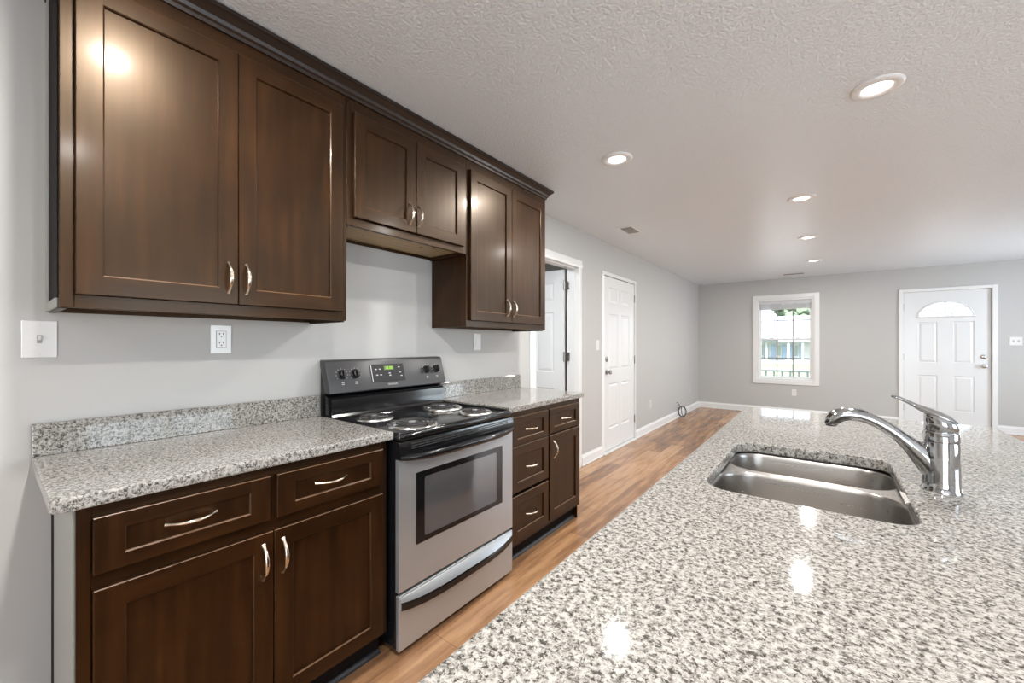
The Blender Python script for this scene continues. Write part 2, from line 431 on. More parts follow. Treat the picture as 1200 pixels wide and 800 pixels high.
# six-panel and fan-lite doors -------------------------------------------------
def panel_face(bm, ax, pos, sgn, a0, a1, z0, z1, holes, depth=.007, b=.022):
    """door face plane with raised panels. holes: (a0,a1,z0,z1). faces built on grid"""
    def P(a, z, d): return (a, pos+sgn*d, z) if ax == 'y' else (pos+sgn*d, a, z)
    As = sorted(set([a0, a1]+[h[0] for h in holes]+[h[1] for h in holes]))
    Zs = sorted(set([z0, z1]+[h[2] for h in holes]+[h[3] for h in holes]))
    for i in range(len(As)-1):
        for j in range(len(Zs)-1):
            ca, cz = (As[i]+As[i+1])/2, (Zs[j]+Zs[j+1])/2
            if any(h[0] < ca < h[1] and h[2] < cz < h[3] for h in holes): continue
            bm.faces.new([bm.verts.new(P(a, z, 0)) for a, z in ((As[i], Zs[j]), (As[i+1], Zs[j]), (As[i+1], Zs[j+1]), (As[i], Zs[j+1]))])
    for h in holes:
        if len(h) > 4: continue
        loops = []
        for ins, d in ((0, 0), (b*.4, -depth), (b*.75, -depth), (b*1.7, -.001)):
            loops.append([bm.verts.new(P(a, z, d)) for a, z in ((h[0]+ins, h[2]+ins), (h[1]-ins, h[2]+ins), (h[1]-ins, h[3]-ins), (h[0]+ins, h[3]-ins))])
        for q in range(3):
            for k in range(4): bm.faces.new((loops[q][k], loops[q][(k+1) % 4], loops[q+1][(k+1) % 4], loops[q+1][k]))
        bm.faces.new(loops[3])
def six_panels(a0, a1, z0=0):
    w = a1-a0; s = .115*w/.76; m = .10*w/.76
    pw = (w-2*s-m)/2; cols = [(a0+s, a0+s+pw), (a1-s-pw, a1-s)]
    rows = [(z0+.24, z0+.80), (z0+.97, z0+1.60), (z0+1.71, z0+1.91)]
    return [(c[0], c[1], r[0], r[1]) for c in cols for r in rows]
def door_slab(ax, f0, f1, a0, a1, z0, z1, holes):
    """slab between planes f0 and f1 with panelled face at f1"""
    bm = bmesh.new(); sg = 1 if f1 > f0 else -1
    panel_face(bm, ax, f1, sg, a0, a1, z0, z1, holes); panel_face(bm, ax, f0, -sg, a0, a1, z0, z1, holes)
    def P(a, z, f): return (a, f, z) if ax == 'y' else (f, a, z)
    c = [(a0, z0), (a1, z0), (a1, z1), (a0, z1)]
    for k in range(4):
        p, q = c[k], c[(k+1) % 4]
        bm.faces.new([bm.verts.new(P(*p, f0)), bm.verts.new(P(*q, f0)), bm.verts.new(P(*q, f1)), bm.verts.new(P(*p, f1))])
    bmesh.ops.remove_doubles(bm, verts=bm.verts[:], dist=1e-5)
    return bm
def knob_bm(c, axis, s=1.0):
    bm = bmesh.new(); lathe(bm, [(.031*s, 0), (.031*s, .006), (.012*s, .010), (.011*s, .03), (.022*s, .036), (.028*s, .048), (.025*s, .06), (.012*s, .065)], c, axis, 24); return bm
def deadbolt_bm(c, axis):
    bm = bmesh.new(); lathe(bm, [(.031, 0), (.031, .008), (.022, .014), (.008, .016)], c, axis, 24); return bm
def hinge_bm(x, y, z, r=.008, h=.09):
    bm = bmesh.new(); lathe(bm, [(r, -h/2), (r, h/2)], (x, y, z), 'z', 12); return bm

# door_1 : open white door in the doorway beyond the kitchen
d = Thing('door_1', loc=(XO, D1b, 0), kind='structure')
ly = D1b-.012
lo0, lo1 = XO-.020-.76, XO-.020
bm = door_slab('y', ly, ly-.035, lo0, lo1, .012, 2.035, six_panels(lo0, lo1)); leaf = d.part('door_panel', bm, 'door_white')
for z in (.25, 1.135, 1.875):
    bm = hinge_bm(XO-.009, ly-.037, z, .011, .10); box(bm, XO-.009, XO+.030, ly+.0060, ly+.0095, z-.045, z+.045); d.part('hinge', bm, 'hinge', smooth=True)
d.part('door_knob', knob_bm((lo0+.07, ly-.035, .95), '-y'), 'nickel', leaf, True)
# jamb + casing of the doorway
bm = bmesh.new()
box(bm, XO-.002, XL+.001, D1b-.002, D1b+.012, 0, D1h+.012, .001, 1); box(bm, XO-.002, XL+.001, D1a-.012, D1a+.002, 0, D1h+.012, .001, 1); box(bm, XO-.002, XL+.001, D1a, D1b, D1h-.002, D1h+.012, .001, 1)
box(bm, XL-.06, XL-.025, D1b-.012, D1b, 0, D1h); box(bm, XL-.06, XL-.025, D1a, D1a+.012, 0, D1h); box(bm, XL-.06, XL-.025, D1a, D1b, D1h-.012, D1h)
def casing(bm, a0, a1, zt, w):
    prof = [(0, 0), (.016, 0), (.018, w*.3), (.012, w*.75), (.008, w), (0, w)]
    prism(bm, [(XL+p, a1+q) for p, q in prof], 0, zt, 'xy')
    prism(bm, [(XL+p, a0-q) for p, q in prof], 0, zt, 'xy')
    b2 = bmesh.new(); prism(b2, [(XL+p, zt+q) for p, q in prof], a0-w, a1+w, 'xz'); merge(bm, b2)
casing(bm, D1a, D1b, D1h, .078)
struct('trim_1', bm, 'white')

# door_2 : closed side door
d = Thing('door_2', loc=(XL, D2a, 0), kind='structure')
a0, a1 = D2a+.004, D2b-.004
bm = door_slab('x', XL-.045, XL-.003, a0, a1, .03, D2h-.006, [(a0+.16, a0+.43, .27, .80), (a1-.43, a1-.16, .27, .80), (a0+.16, a0+.43, .96, 1.62), (a1-.43, a1-.16, .96, 1.62), (a0+.16, a0+.43, 1.74, 1.93), (a1-.43, a1-.16, 1.74, 1.93)])
leaf = d.part('door_panel', bm, 'door_white')
d.part('door_knob', knob_bm((XL-.003, a0+.09, .94), 'x', .95), 'hinge', leaf, True)
d.part('deadbolt', deadbolt_bm((XL-.003, a0+.09, 1.09), 'x'), 'hinge', leaf, True)
for z in (.28, 1.06, 1.86): d.part('hinge', hinge_bm(XL+.006, a1+.004, z, .008, .10), 'hinge', smooth=True)
bm = bmesh.new(); box(bm, XO, XL+.03, D2a-.02, D2b+.03, 0, .022, .004); d.part('door_sill', bm, 'white')
bm = bmesh.new(); casing(bm, D2a, D2b, D2h, .042); struct('trim_2', bm, 'white')

# door_3 : front door with fan lite
d = Thing('door_3', loc=(1.457, YF, 0), kind='structure')
a0, a1 = FX0+.004, FX1-.004
FC, FZ, FRX, FRZ = 1.457, 1.685, .285, .225
hl = [(1.165, 1.375, .98, 1.60), (1.54, 1.75, .98, 1.60), (1.165, 1.375, .26, .79), (1.54, 1.75, .26, .79)]
# slab with a half-ellipse opening: lower rectangle + cut band
yf, yb = YF+.02, YF+.062
bm = bmesh.new()
panel_face(bm, 'y', yf, -1, a0, a1, .03, FZ-.012, hl); panel_face(bm, 'y', yb, 1, a0, a1, .03, FZ-.012, hl)
ZT = FZ1-.006
K = 24
arc = [(FC+FRX*math.cos(PI*k/K), FZ-.012+ (FRZ+.0)*math.sin(PI*k/K)) for k in range(K+1)]
def outp(k):
    t = PI*k/K
    if k == 0: return (a1, FZ-.012)
    if k == K: return (a0, FZ-.012)
    c, s = math.cos(t), math.sin(t)
    sx = ((a1-FC) if c > 0 else (FC-a0))/max(abs(c), 1e-6); sz = (ZT-FZ+.012)/s
    m_ = min(sx, sz); return (FC+c*m_, FZ-.012+s*m_)
outer = [outp(k) for k in range(K+1)]
for yy in (yf, yb):
    for k in range(K):
        p, q, r, s = arc[k], arc[k+1], outer[k+1], outer[k]
        bm.faces.new([bm.verts.new((u, yy, z)) for u, z in (p, q, r, s)])
        cr = None
        if abs(r[1]-ZT) < 1e-6 and abs(s[0]-a1) < 1e-6 and s[1] < ZT-1e-6: cr = (a1, ZT)
        if abs(s[1]-ZT) < 1e-6 and abs(r[0]-a0) < 1e-6 and r[1] < ZT-1e-6: cr = (a0, ZT)
        if cr: bm.faces.new([bm.verts.new((u, yy, z)) for u, z in (s, r, cr)])
for k in range(K): bm.faces.new([bm.verts.new(p) for p in ((arc[k][0], yf, arc[k][1]), (arc[k+1][0], yf, arc[k+1][1]), (arc[k+1][0], yb, arc[k+1][1]), (arc[k][0], yb, arc[k][1]))])
bm.faces.new([bm.verts.new(p) for p in ((FC-FRX, yf, FZ-.012), (FC+FRX, yf, FZ-.012), (FC+FRX, yb, FZ-.012), (FC-FRX, yb, FZ-.012))])
for p, q in (((a0, .03), (a1, .03)), ((a1, .03), (a1, ZT)), ((a1, ZT), (a0, ZT)), ((a0, ZT), (a0, .03))):
    bm.faces.new([bm.verts.new(v_) for v_ in ((p[0], yf, p[1]), (q[0], yf, q[1]), (q[0], yb, q[1]), (p[0], yb, p[1]))])
bmesh.ops.remove_doubles(bm, verts=bm.verts[:], dist=1e-5)
leaf = d.part('door_panel', bm, 'door_white')
bm = bmesh.new(); prism(bm, [(FC+FRX*.985*math.cos(PI*k/K), FZ-.01+FRZ*.985*math.sin(PI*k/K)) for k in range(K+1)], yf+.018, yf+.022, 'xz')
fl = d.part('fan_light', bm, 'pane', leaf)
bm = bmesh.new()
path = [(FC+FRX*math.cos(PI*k/K), yf-.004, FZ-.012+FRZ*math.sin(PI*k/K)) for k in range(K+1)]
tube(bm, path, (.006, .014) and .011, 8); tube(bm, [(FC-FRX-.02, yf-.004, FZ-.012), (FC+FRX+.02, yf-.004, FZ-.012)], .013, 8)
tube(bm, [(FC+.085*math.cos(PI*k/12), yf+.012, FZ-.012+.07*math.sin(PI*k/12)) for k in range(13)], .009, 8)
for t in (.22, .5, .78):
    c, s = math.cos(PI*t), math.sin(PI*t)
    tube(bm, [(FC+.085*c, yf+.012, FZ-.012+.07*s), (FC+FRX*c, yf+.012, FZ-.012+FRZ*s)], .009, 8)
d.part('fan_light_trim', bm, 'door_white', leaf, True)
d.part('door_knob', knob_bm((1.838, yf, .944), '-y'), 'satin', leaf, True)
d.part('deadbolt', deadbolt_bm((1.838, yf, 1.079), '-y'), 'satin', leaf, True)
for z in (.28, 1.06, 1.84): d.part('hinge', hinge_bm(FX0+.001, YF+.008, z, .008, .10), 'hinge', smooth=True)
bm = bmesh.new()
box(bm, FX0, FX1, YF-.004, YF+.15, 0, .026, .004); d.part('door_sill', bm, 'white')
bm = bmesh.new()
for (a, b, c, e) in ((FX0-.055, FX0-.001, 0, FZ1+.045), (FX1+.001, FX1+.055, 0, FZ1+.045), (FX0-.001, FX1+.001, FZ1, FZ1+.045)): box(bm, a, b, YF-.018, YF, c, e, .004)
struct('trim_3', bm, 'white')
bm = bmesh.new()
for (a, b) in ((XL, FX0-.056), (FX1+.056, XR)):
    prism(bm, [(YF, 0), (YF-.014, 0), (YF-.014, .085), (YF-.008, .10), (YF-.004, .115), (YF, .115)], a, b, 'yz')
    tube(bm, [(a, YF-.014, .006), (b, YF-.014, .006)], .008, 8)
struct('baseboard_front', bm, 'white')
bm = bmesh.new()
for (a, b) in ((D1b+.079, D2a-.043), (D2b+.043, YF)):
    b2 = bmesh.new(); prism(b2, [(XL, 0), (XL+.014, 0), (XL+.014, .085), (XL+.008, .10), (XL+.004, .115), (XL, .115)], a, b, 'xz'); merge(bm, b2)
    tube(bm, [(XL+.014, a, .006), (XL+.014, b, .006)], .008, 8)
struct('baseboard_left', bm, 'white')

# ------------------------------------------------------------------ cabinets
G0 = .0015
def shaker(bm, X, y0, y1, z0, z1, fw=.055, th=.019, rec=.009, fh=None):
    """shaker front: back at X, front at X+th; slot0 upright grain, slot1 level grain, slot2 paler upward-facing edge"""
    fh = fh or fw
    xf = X+th
    def F(pts, mi=0):
        f = bm.faces.new([bm.verts.new(p) for p in pts]); f.material_index = mi; return f
    e = .0022
    yo0, yo1, zo0, zo1 = y0+e, y1-e, z0+e, z1-e
    yi0, yi1, zi0, zi1 = y0+fw, y1-fw, z0+fh, z1-fh
    # front ring, stiles full height
    F([(xf, yo0, zo0), (xf, yi0, zo0), (xf, yi0, zo1), (xf, yo0, zo1)]); F([(xf, yi1, zo0), (xf, yo1, zo0), (xf, yo1, zo1), (xf, yi1, zo1)])
    F([(xf, yi0, zo0), (xf, yi1, zo0), (xf, yi1, zi0), (xf, yi0, zi0)], 1); F([(xf, yi0, zi1), (xf, yi1, zi1), (xf, yi1, zo1), (xf, yi0, zo1)], 1)
    # outer chamfer + sides + back
    o = [(yo0, zo0), (yo1, zo0), (yo1, zo1), (yo0, zo1)]; q = [(y0, z0), (y1, z0), (y1, z1), (y0, z1)]
    for k in range(4):
        j = (k+1) % 4
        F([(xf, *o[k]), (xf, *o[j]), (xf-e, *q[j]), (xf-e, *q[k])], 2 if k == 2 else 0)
        F([(xf-e, *q[k]), (xf-e, *q[j]), (X, *q[j]), (X, *q[k])])
    F([(X, *p) for p in q])
    s = .004; i1 = [(yi0, zi0), (yi1, zi0), (yi1, zi1), (yi0, zi1)]; i2 = [(yi0+s, zi0+s), (yi1-s, zi0+s), (yi1-s, zi1-s), (yi0+s, zi1-s)]
    for k in range(4):
        j = (k+1) % 4
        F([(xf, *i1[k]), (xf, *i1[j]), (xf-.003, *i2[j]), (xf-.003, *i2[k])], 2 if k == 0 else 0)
        F([(xf-.003, *i2[k]), (xf-.003, *i2[j]), (xf-rec, *i2[j]), (xf-rec, *i2[k])])
    F([(xf-rec, *p) for p in i2])
    bmesh.ops.remove_doubles(bm, verts=bm.verts[:], dist=1e-5)
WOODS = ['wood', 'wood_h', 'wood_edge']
def pull(bm, x, y, z, ln, vert, out=.030):
    pts, rr = [], []
    n = 14
    for k in range(n+1):
        t = k/n*2-1
        dx = out*(1-abs(t)**2.3)
        p = (x+dx+.001, y, z+t*ln/2) if vert else (x+dx+.001, y+t*ln/2, z)
        pts.append(p); r = .0036+.0018*(1-abs(t)); e = 1.0
        if abs(t) > .93: r = .0062
        rr.append((r, r*1.25))
    tube(bm, pts, rr, 10)

def wall_cab(label, y0, y1, z0, z1, doors, hz, side_left=None, group=None):
    T = Thing('wall_cabinet', label, 'cabinet', (XL, y0, z0), group)
    XF = -1.677
    g = .001
    bm = bmesh.new()
    ya, yb_ = y0+g, y1-g
    box(bm, XL+.002, XF-.019, ya, ya+.016, z0-.002, z1); box(bm, XL+.002, XF-.019, yb_-.016, yb_, z0-.006, z1)
    box(bm, XL+.002, XF-.019, ya+.016, yb_-.016, z1-.016, z1); box(bm, XL+.002, XL+.008, ya+.016, yb_-.016, z0, z1-.016)
    T.part('carcass', bm, 'wood')
    bm = bmesh.new(); box(bm, XL+.008, XF-.019, ya+.016, yb_-.016, z0+.016, z0+.03); T.part('bottom_panel', bm, 'ply')
    bm = bmesh.new()
    st = .028
    box(bm, XF-.019, XF, ya, ya+st, z0, z1, .001, 1); box(bm, XF-.019, XF, yb_-st, yb_, z0, z1, .001, 1)
    box(bm, XF-.019, XF, ya+st, yb_-st, z0, z0+.038, .001, 1, 1); box(bm, XF-.019, XF, ya+st, yb_-st, z1-.07, z1, .001, 1, 1)
    T.part('face_frame', bm, WOODS)
    for (a, b, c, d_, hy) in doors:
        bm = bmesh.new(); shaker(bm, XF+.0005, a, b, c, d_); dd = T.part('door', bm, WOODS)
        bm = bmesh.new(); pull(bm, XF+.0195, hy, hz, .105, True); T.part('handle', bm, 'nickel', dd, True)
    return T, XF
U0, U1, U2, U3 = .124, .978, 1.737, 2.600
T, XF = wall_cab('tall two-door wall cabinet nearest the camera, above the long left counter', U0, U1, 1.372, 2.378,
    [(.153, .5515, 1.410, 2.310, .522), (.5535, .952, 1.410, 2.310, .577)], 1.502)
# exposed left side: pale scribe strip, dark recess
bm = bmesh.new(); box(bm, XL+.001, XL+.045, U0-.006, U0+.0005, 1.372, 2.36, .001, 1); box(bm, XL+.045, XF-.03, U0-.006, U0+.0005, 1.372, 1.40, .001, 1)
T.part('scribe_strip', bm, 'panel_grey', label='pale grey unfinished strip')
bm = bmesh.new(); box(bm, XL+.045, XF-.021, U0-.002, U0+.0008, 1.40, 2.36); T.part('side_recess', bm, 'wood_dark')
wall_cab('short two-door wall cabinet above the range', U1, U2, 1.800, 2.378,
    [(1.006, 1.3515, 1.838, 2.310, 1.309), (1.3565, 1.702, 1.838, 2.310, 1.366)], 1.925)
wall_cab('tall narrow two-door wall cabinet between the range and the open doorway', U2, U3, 1.372, 2.378,
    [(1.760, 2.1585, 1.410, 2.310, 2.106), (2.1605, 2.567, 1.410, 2.310, 2.176)], 1.505)
# little marks under the range cabinet
for o in list(bpy.data.objects):
    if o.name == 'wall_cabinet.001': t2 = o
for (x, y, s) in ((-1.80, 1.50, .016), (-1.76, 1.56, .02), (-1.74, 1.60, .012), (-1.84, 1.16, .008)):
    bm = bmesh.new(); lathe(bm, [(s*.5, 0), (s*.5, .001)], (x, y, 1.8145), seg=10)
    o = mkobj('screw_hole', bm, 'burn', Vector(t2.location)); o.parent = t2
# crown moulding: one continuous run with mitred returns at both ends
def crown():
    bm = bmesh.new()
    prof = [(0, 2.366), (.008, 2.366), (.010, 2.378), (.018, 2.384), (.022, 2.396), (.036, 2.410), (.044, 2.416), (.048, 2.4175), (.048, 2.432), (0, 2.432)]
    path = []
    rings = []
    for (cx, cy, dx, dy) in ((XL+.001, U0, 0, -1), (XF, U0, 1, -1), (XF, U3, 1, 1), (XL+.001, U3, 0, 1)):
        rings.append([bm.verts.new((cx+dx*p, cy+dy*p, z)) for p, z in prof])
    n = len(prof)
    for i in range(3):
        for k in range(n-1): bm.faces.new((rings[i][k], rings[i][k+1], rings[i+1][k+1], rings[i+1][k]))
    bm.faces.new([rings[i][n-1] for i in range(4)]); bm.faces.new(rings[0]); bm.faces.new(rings[3])
    bm2 = bmesh.new(); box(bm, XL+.003, XF-.001, U0+.001, U3-.001, 2.379, 2.431)
    return bm
bm = crown(); single('crown_moulding', bm, 'crown', 'dark crown moulding running along the top of all three wall cabinets', 'moulding', (XL, U0, 2.37))

BF = -1.402           # base face frame front
def base_cab(label, y0, y1, fronts, pale_side=False, finished_right=False):
    T = Thing('base_cabinet', label, 'cabinet', (XL, y0, 0))
    bm = bmesh.new(); g = .001
    ya, yb_ = y0+g, y1-g
    xs0 = XL+.002
    box(bm, (XL+.15 if pale_side else xs0), BF-.019, ya+(.004 if pale_side else 0), ya+.016, 0 if pale_side else .10, .879); box(bm, xs0, BF-.019, yb_-.016, yb_, .105, .879)
    box(bm, xs0, BF-.019, ya+.016, yb_-.016, .105, .12); box(bm, xs0, xs0+.008, ya+.016, yb_-.016, .12, .879)
    if pale_side: box(bm, xs0, XL+.131, ya+.000, ya+.006, 0, .879)
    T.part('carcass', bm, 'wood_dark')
    bm = bmesh.new(); st = .026
    box(bm, BF-.019, BF, ya, ya+st, .105, .879, .001, 1); box(bm, BF-.019, BF, yb_-st, yb_, .105, .879, .001, 1)
    box(bm, BF-.019, BF, ya+st, yb_-st, .105, .14, .001, 1, 1); box(bm, BF-.019, BF, ya+st, yb_-st, .845, .879, .001, 1, 1)
    box(bm, BF-.019, BF, ya+st, yb_-st, .675, .72, .001, 1, 1)
    mid = fronts['mid']; box(bm, BF-.0192, BF-.0002, mid-.02, mid+.02, .14, .845, .001, 1, 0)
    box(bm, BF-.030, BF-.0195, ya+st, yb_-st, .121, .87, 0, 1, 0)
    T.part('face_frame', bm, WOODS)
    if pale_side:
        bm = bmesh.new(); box(bm, XL+.13, BF-.0195, ya-.003, ya+.0035, 0, .879); T.part('side_panel', bm, 'panel_grey', label='pale grey unfinished end panel')
    if finished_right:
        bm = bmesh.new(); box(bm, XL+.003, BF-.0195, yb_+.0002, yb_+.004, 0, .879); T.part('side_panel', bm, 'wood')
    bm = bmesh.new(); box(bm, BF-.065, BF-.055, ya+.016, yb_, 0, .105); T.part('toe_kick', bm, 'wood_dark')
    bm = bmesh.new(); tube(bm, [(BF-.054, ya+.016, 0), (BF-.054, yb_, 0)], .017, 16); 
    for v_ in bm.verts: v_.co.z = max(v_.co.z, .001)
    T.part('shoe_moulding', bm, 'rubber', smooth=True)
    for (a, b, c, d_, hy, hz) in fronts['drawers']:
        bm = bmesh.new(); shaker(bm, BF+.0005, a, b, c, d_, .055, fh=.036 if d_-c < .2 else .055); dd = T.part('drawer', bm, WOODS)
        bm = bmesh.new(); pull(bm, BF+.0195, hy, hz, .108, False); T.part('handle', bm, 'nickel', dd, True)
    for (a, b, c, d_, hy, hz) in fronts['doors']:
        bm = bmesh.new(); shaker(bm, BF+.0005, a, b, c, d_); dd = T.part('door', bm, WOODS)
        bm = bmesh.new(); pull(bm, BF+.0195, hy, hz, .108, True); T.part('handle', bm, 'nickel', dd, True)
    return T
base_cab('dark wooden base cabinet with two drawers and two doors left of the range', .129, .990, dict(mid=.56,
    drawers=[(.157, .549, .713, .852, .347, .79), (.569, .963, .713, .852, .747, .79)],
    doors=[(.157, .558, .118, .677, .528, .59), (.561, .963, .118, .677, .586, .59)]), pale_side=True)
base_cab('dark wooden base cabinet with drawer stack and one door right of the range', 1.776, 2.630, dict(mid=2.192,
    drawers=[(1.800, 2.183, .685, .850, 1.99, .768), (1.800, 2.183, .418, .681, 1.99, .55), (1.800, 2.183, .138, .400, 1.99, .27), (2.201, 2.597, .692, .850, 2.40, .772)],
    doors=[(2.201, 2.597, .138, .680, 2.245, .585)]), finished_right=True)

# ------------------------------------------------------------------ countertops
def slab(bm, loops_outer, z0, z1, r=.006, hole=None):
    """outer list of (x,y) CCW, rounded top/bottom edges; optional hole loop"""
    def offs(lp, d):
        n = len(lp); out = []
        for i in range(n):
            p0, p, p1 = Vector(lp[i-1]), Vector(lp[i]), Vector(lp[(i+1) % n])
            e1 = (p-p0); e2 = (p1-p)
            if e1.length < 1e-9 or e2.length < 1e-9: out.append(tuple(p)); continue
            e1.normalize(); e2.normalize()
            n1 = Vector((-e1.y, e1.x)); n2 = Vector((-e2.y, e2.x)); m_ = (n1+n2); m_ /= max(.3, (1+n1.dot(n2)))
            out.append(tuple(p+m_*d))
        return out
    prof = [(r, z1), (r*.3, z1-r*.3), (0, z1-r), (0, z0+r), (r*.3, z0+r*.3), (r, z0)]
    res = []
    for lp, sg in ((loops_outer, 1), (hole, -1)):
        if lp is None: continue
        rings = [[bm.verts.new((x, y, z)) for x, y in offs(lp, d*sg)] for d, z in prof]
        for i in range(len(rings)-1):
            n = len(lp)
            for k in range(n): bm.faces.new((rings[i][k], rings[i][(k+1) % n], rings[i+1][(k+1) % n], rings[i+1][k]))
        res.append(rings)
    for idx in (0, -1):
        es = []
        for rings in res:
            rg = rings[idx]; n = len(rg)
            for k in range(n):
                e = bm.edges.get((rg[k], rg[(k+1) % n])); es.append(e)
        if len(res) == 1: bm.faces.new(res[0][idx])
        else: bmesh.ops.triangle_fill(bm, edges=es, use_beauty=True)
CF = -1.378
ZT0, ZT1 = .881, .915
T = Thing('countertop', 'speckled granite countertop with low backsplash left of the range', 'countertop', (XL, .088, ZT0))
bm = bmesh.new(); slab(bm, [(XL+.002, .088), (CF-.012, .088), (CF, .100), (CF, 1.006), (XL+.002, 1.006)], ZT0, ZT1); T.part('slab', bm, 'granite')
bm = bmesh.new(); box(bm, XL+.002, XL+.022, .089, .999, ZT1+.0002, 1.017, .002); T.part('backsplash', bm, 'granite')
T = Thing('countertop', 'speckled granite countertop with low backsplash right of the range', 'countertop', (XL, 1.773, ZT0))
bm = bmesh.new(); slab(bm, [(XL+.002, 1.774), (CF, 1.774), (CF, 2.654), (CF-.012, 2.666), (XL+.002, 2.666)], ZT0, ZT1); T.part('slab', bm, 'granite')
bm = bmesh.new(); box(bm, XL+.002, XL+.022, 1.775, 2.665, ZT1+.0002, 1.017, .002); T.part('backsplash', bm, 'granite')

# ------------------------------------------------------------------ range
RY0, RY1, RXF = 1.012, 1.768, -1.354
R = Thing('electric_range', 'stainless steel electric range with black coil cooktop between the two counters', 'stove', (XL, RY0, 0))
RC = (RY0+RY1)/2
bm = bmesh.new()
box(bm, XL+.03, RXF-.022, RY0, RY1, .03, .872, .003)
for y in (RY0+.05, RY1-.05):
    for x in (XL+.08, RXF-.1): lathe(bm, [(.018, 0), (.018, .03)], (x, y, 0), seg=12)
R.part('body', bm, 'black')
# cooktop
CT = .902
bm = bmesh.new()
slab(bm, rrect(-1.905, RXF+.006, RY0-.001, RY1+.001, (.03, .005, .005, .03), 5), .873, CT, .010)
# raised rim
lp = rrect(-1.895, RXF-.006, RY0+.010, RY1-.010, (.03, .01, .01, .03), 5)
tube(bm, [(x, y, CT) for x, y in lp]+[(lp[0][0], lp[0][1], CT)], (.0055, .006) and .006, 8)
ck = R.part('cooktop', bm, 'black', smooth=50)
def burner(x, y, r):
    bm = bmesh.new(); 
    lathe(bm, [(r*.30, CT+.001), (r*.8, CT+.003), (r*.88, CT+.008), (r*.97, CT+.0095), (r*1.03, CT+.006), (r*1.05, CT+.0005)], (x, y, 0), seg=40)
    pan = R.part('drip_pan', bm, 'pan', smooth=60)
    bm = bmesh.new(); pts = []
    turns = 3.5 if r > .1 else 2.75
    n = int(turns*28)
    for k in range(n+1):
        a = 2*PI*turns*k/n; rr_ = r*.20+(r*.80-r*.20)*k/n
        pts.append((x+rr_*math.cos(a), y+rr_*math.sin(a), CT+.014))
    tube(bm, pts, .0042, 8)
    tube(bm, [pts[-1], (x+r*.8, y+.02, CT+.011), (x+r*.8, y+.045, CT+.006)], .004, 8)
    R.part('coil', bm, 'coil', pan, True)
    bm = bmesh.new()
    for a in (0.3, 0.3+2*PI/3, 0.3+4*PI/3): tube(bm, [(x+r*.12*math.cos(a), y+r*.12*math.sin(a), CT+.0095), (x+r*.85*math.cos(a), y+r*.85*math.sin(a), CT+.0095)], .0022, 6)
    lathe(bm, [(r*.17, CT+.010), (r*.17, CT+.0165), (r*.15, CT+.018)], (x, y, 0), seg=20)
    R.part('coil_bracket', bm, 'steel', pan, True)
burner(-1.745, 1.165, .086); burner(-1.475, 1.180, .108); burner(-1.725, 1.590, .108); burner(-1.470, 1.590, .086)
# backguard
bm = bmesh.new()
prism(bm, [(XL+.006, .90), (-1.905, .90), (-1.905, 1.005), (-1.935, 1.018), (-1.940, 1.165), (XL+.012, 1.168), (XL+.006, 1.16)], RY0+.002, RY1-.002, 'xz')
bg_ = R.part('backguard', bm, 'black')
bm = bmesh.new(); prism(bm, [(-1.9045, .905), (-1.888, .908), (-1.893, .92), (-1.8965, .995), (-1.9045, 1.002)], RY0+.014, RY1-.012, 'xz'); R.part('riser_panel', bm, 'black', bg_)
bm = bmesh.new()
# control console: sloping face from (-1.884,1.028) to (-1.932,1.184)
PF = [(XL+.004, 1.190), (XL+.003, 1.160), (-1.932, 1.028), (-1.886, 1.024), (-1.884, 1.030), (-1.928, 1.180), (-1.934, 1.187)]
b2 = bmesh.new(); prism(b2, PF, RY0-.001, RY1+.001, 'xz')
bmesh.ops.bevel(b2, geom=b2.edges[:], offset=.003, segments=2, profile=.5, affect='EDGES'); merge(bm, b2)
cp = R.part('control_panel', bm, 'black_panel', smooth=50)
nrm = Vector((.150, 0, .044)).normalized(); upv = Vector((-.044, 0, .150)).normalized(); yv = Vector((0, 1, 0))
def onface(y, s):  # s: distance up the slope 0..0.155
    return Vector((-1.884, y, 1.030))+upv*s
def facemtx(y, s, lift=.0):
    p = onface(y, s)+nrm*lift
    m_ = Matrix.Identity(4)
    for i in range(3): m_[i][0] = yv[i]; m_[i][1] = upv[i]; m_[i][2] = nrm[i]; m_[i][3] = p[i]
    return m_
def fbox(bm, w, h, y, s, d0, d1, bev=0):
    b2 = bmesh.new(); box(b2, -w/2, w/2, -h/2, h/2, d0, d1, bev); merge(bm, b2, facemtx(y, s))
DC = RY0+.345
bm = bmesh.new(); fbox(bm, .215, .098, DC, .083, .0, .0035, .001); dp = R.part('display_panel', bm, 'glass_black', cp)
bm = bmesh.new(); fbox(bm, .062, .022, DC+.008, .110, .0036, .0042); R.part('clock_window', bm, 'lcdbg', dp)
bm = text_bm('12:00', .022, facemtx(DC+.008, .110, .0046)); R.part('clock_digits', bm, 'lcd', dp)
bm = bmesh.new()
for (dy, s) in ((-.075, .105), (-.050, .105), (-.072, .073), (-.048, .073), (.075, .112), (.078, .082), (.084, .062), (.008, .080), (.010, .068)):
    bm = bmesh.new(); fbox(bm, .012, .005, DC+dy, s, .0036, .0041); R.part('button', bm, 'print', dp)
bm = bmesh.new(); fbox(bm, .004, .094, DC-.103, .083, .0036, .0042); R.part('edge_strip', bm, 'print', dp)
bm = text_bm('FRIGIDAIRE', .0125, facemtx(DC+.02, .018, .0008)); R.part('lettering', bm, 'print', cp)
for y in (RY0+.075, RY0+.148, RY1-.138, RY1-.062):
    bm = bmesh.new(); b2 = bmesh.new()
    lathe(b2, [(.024, 0), (.024, .003), (.0185, .006), (.0175, .020), (.016, .022)], seg=28)
    box(b2, -.005, .005, -.020, .020, .020, .031, .002)
    merge(bm, b2, facemtx(y, .088, .0005)); kn = R.part('knob', bm, 'black_mat', cp, smooth=40)
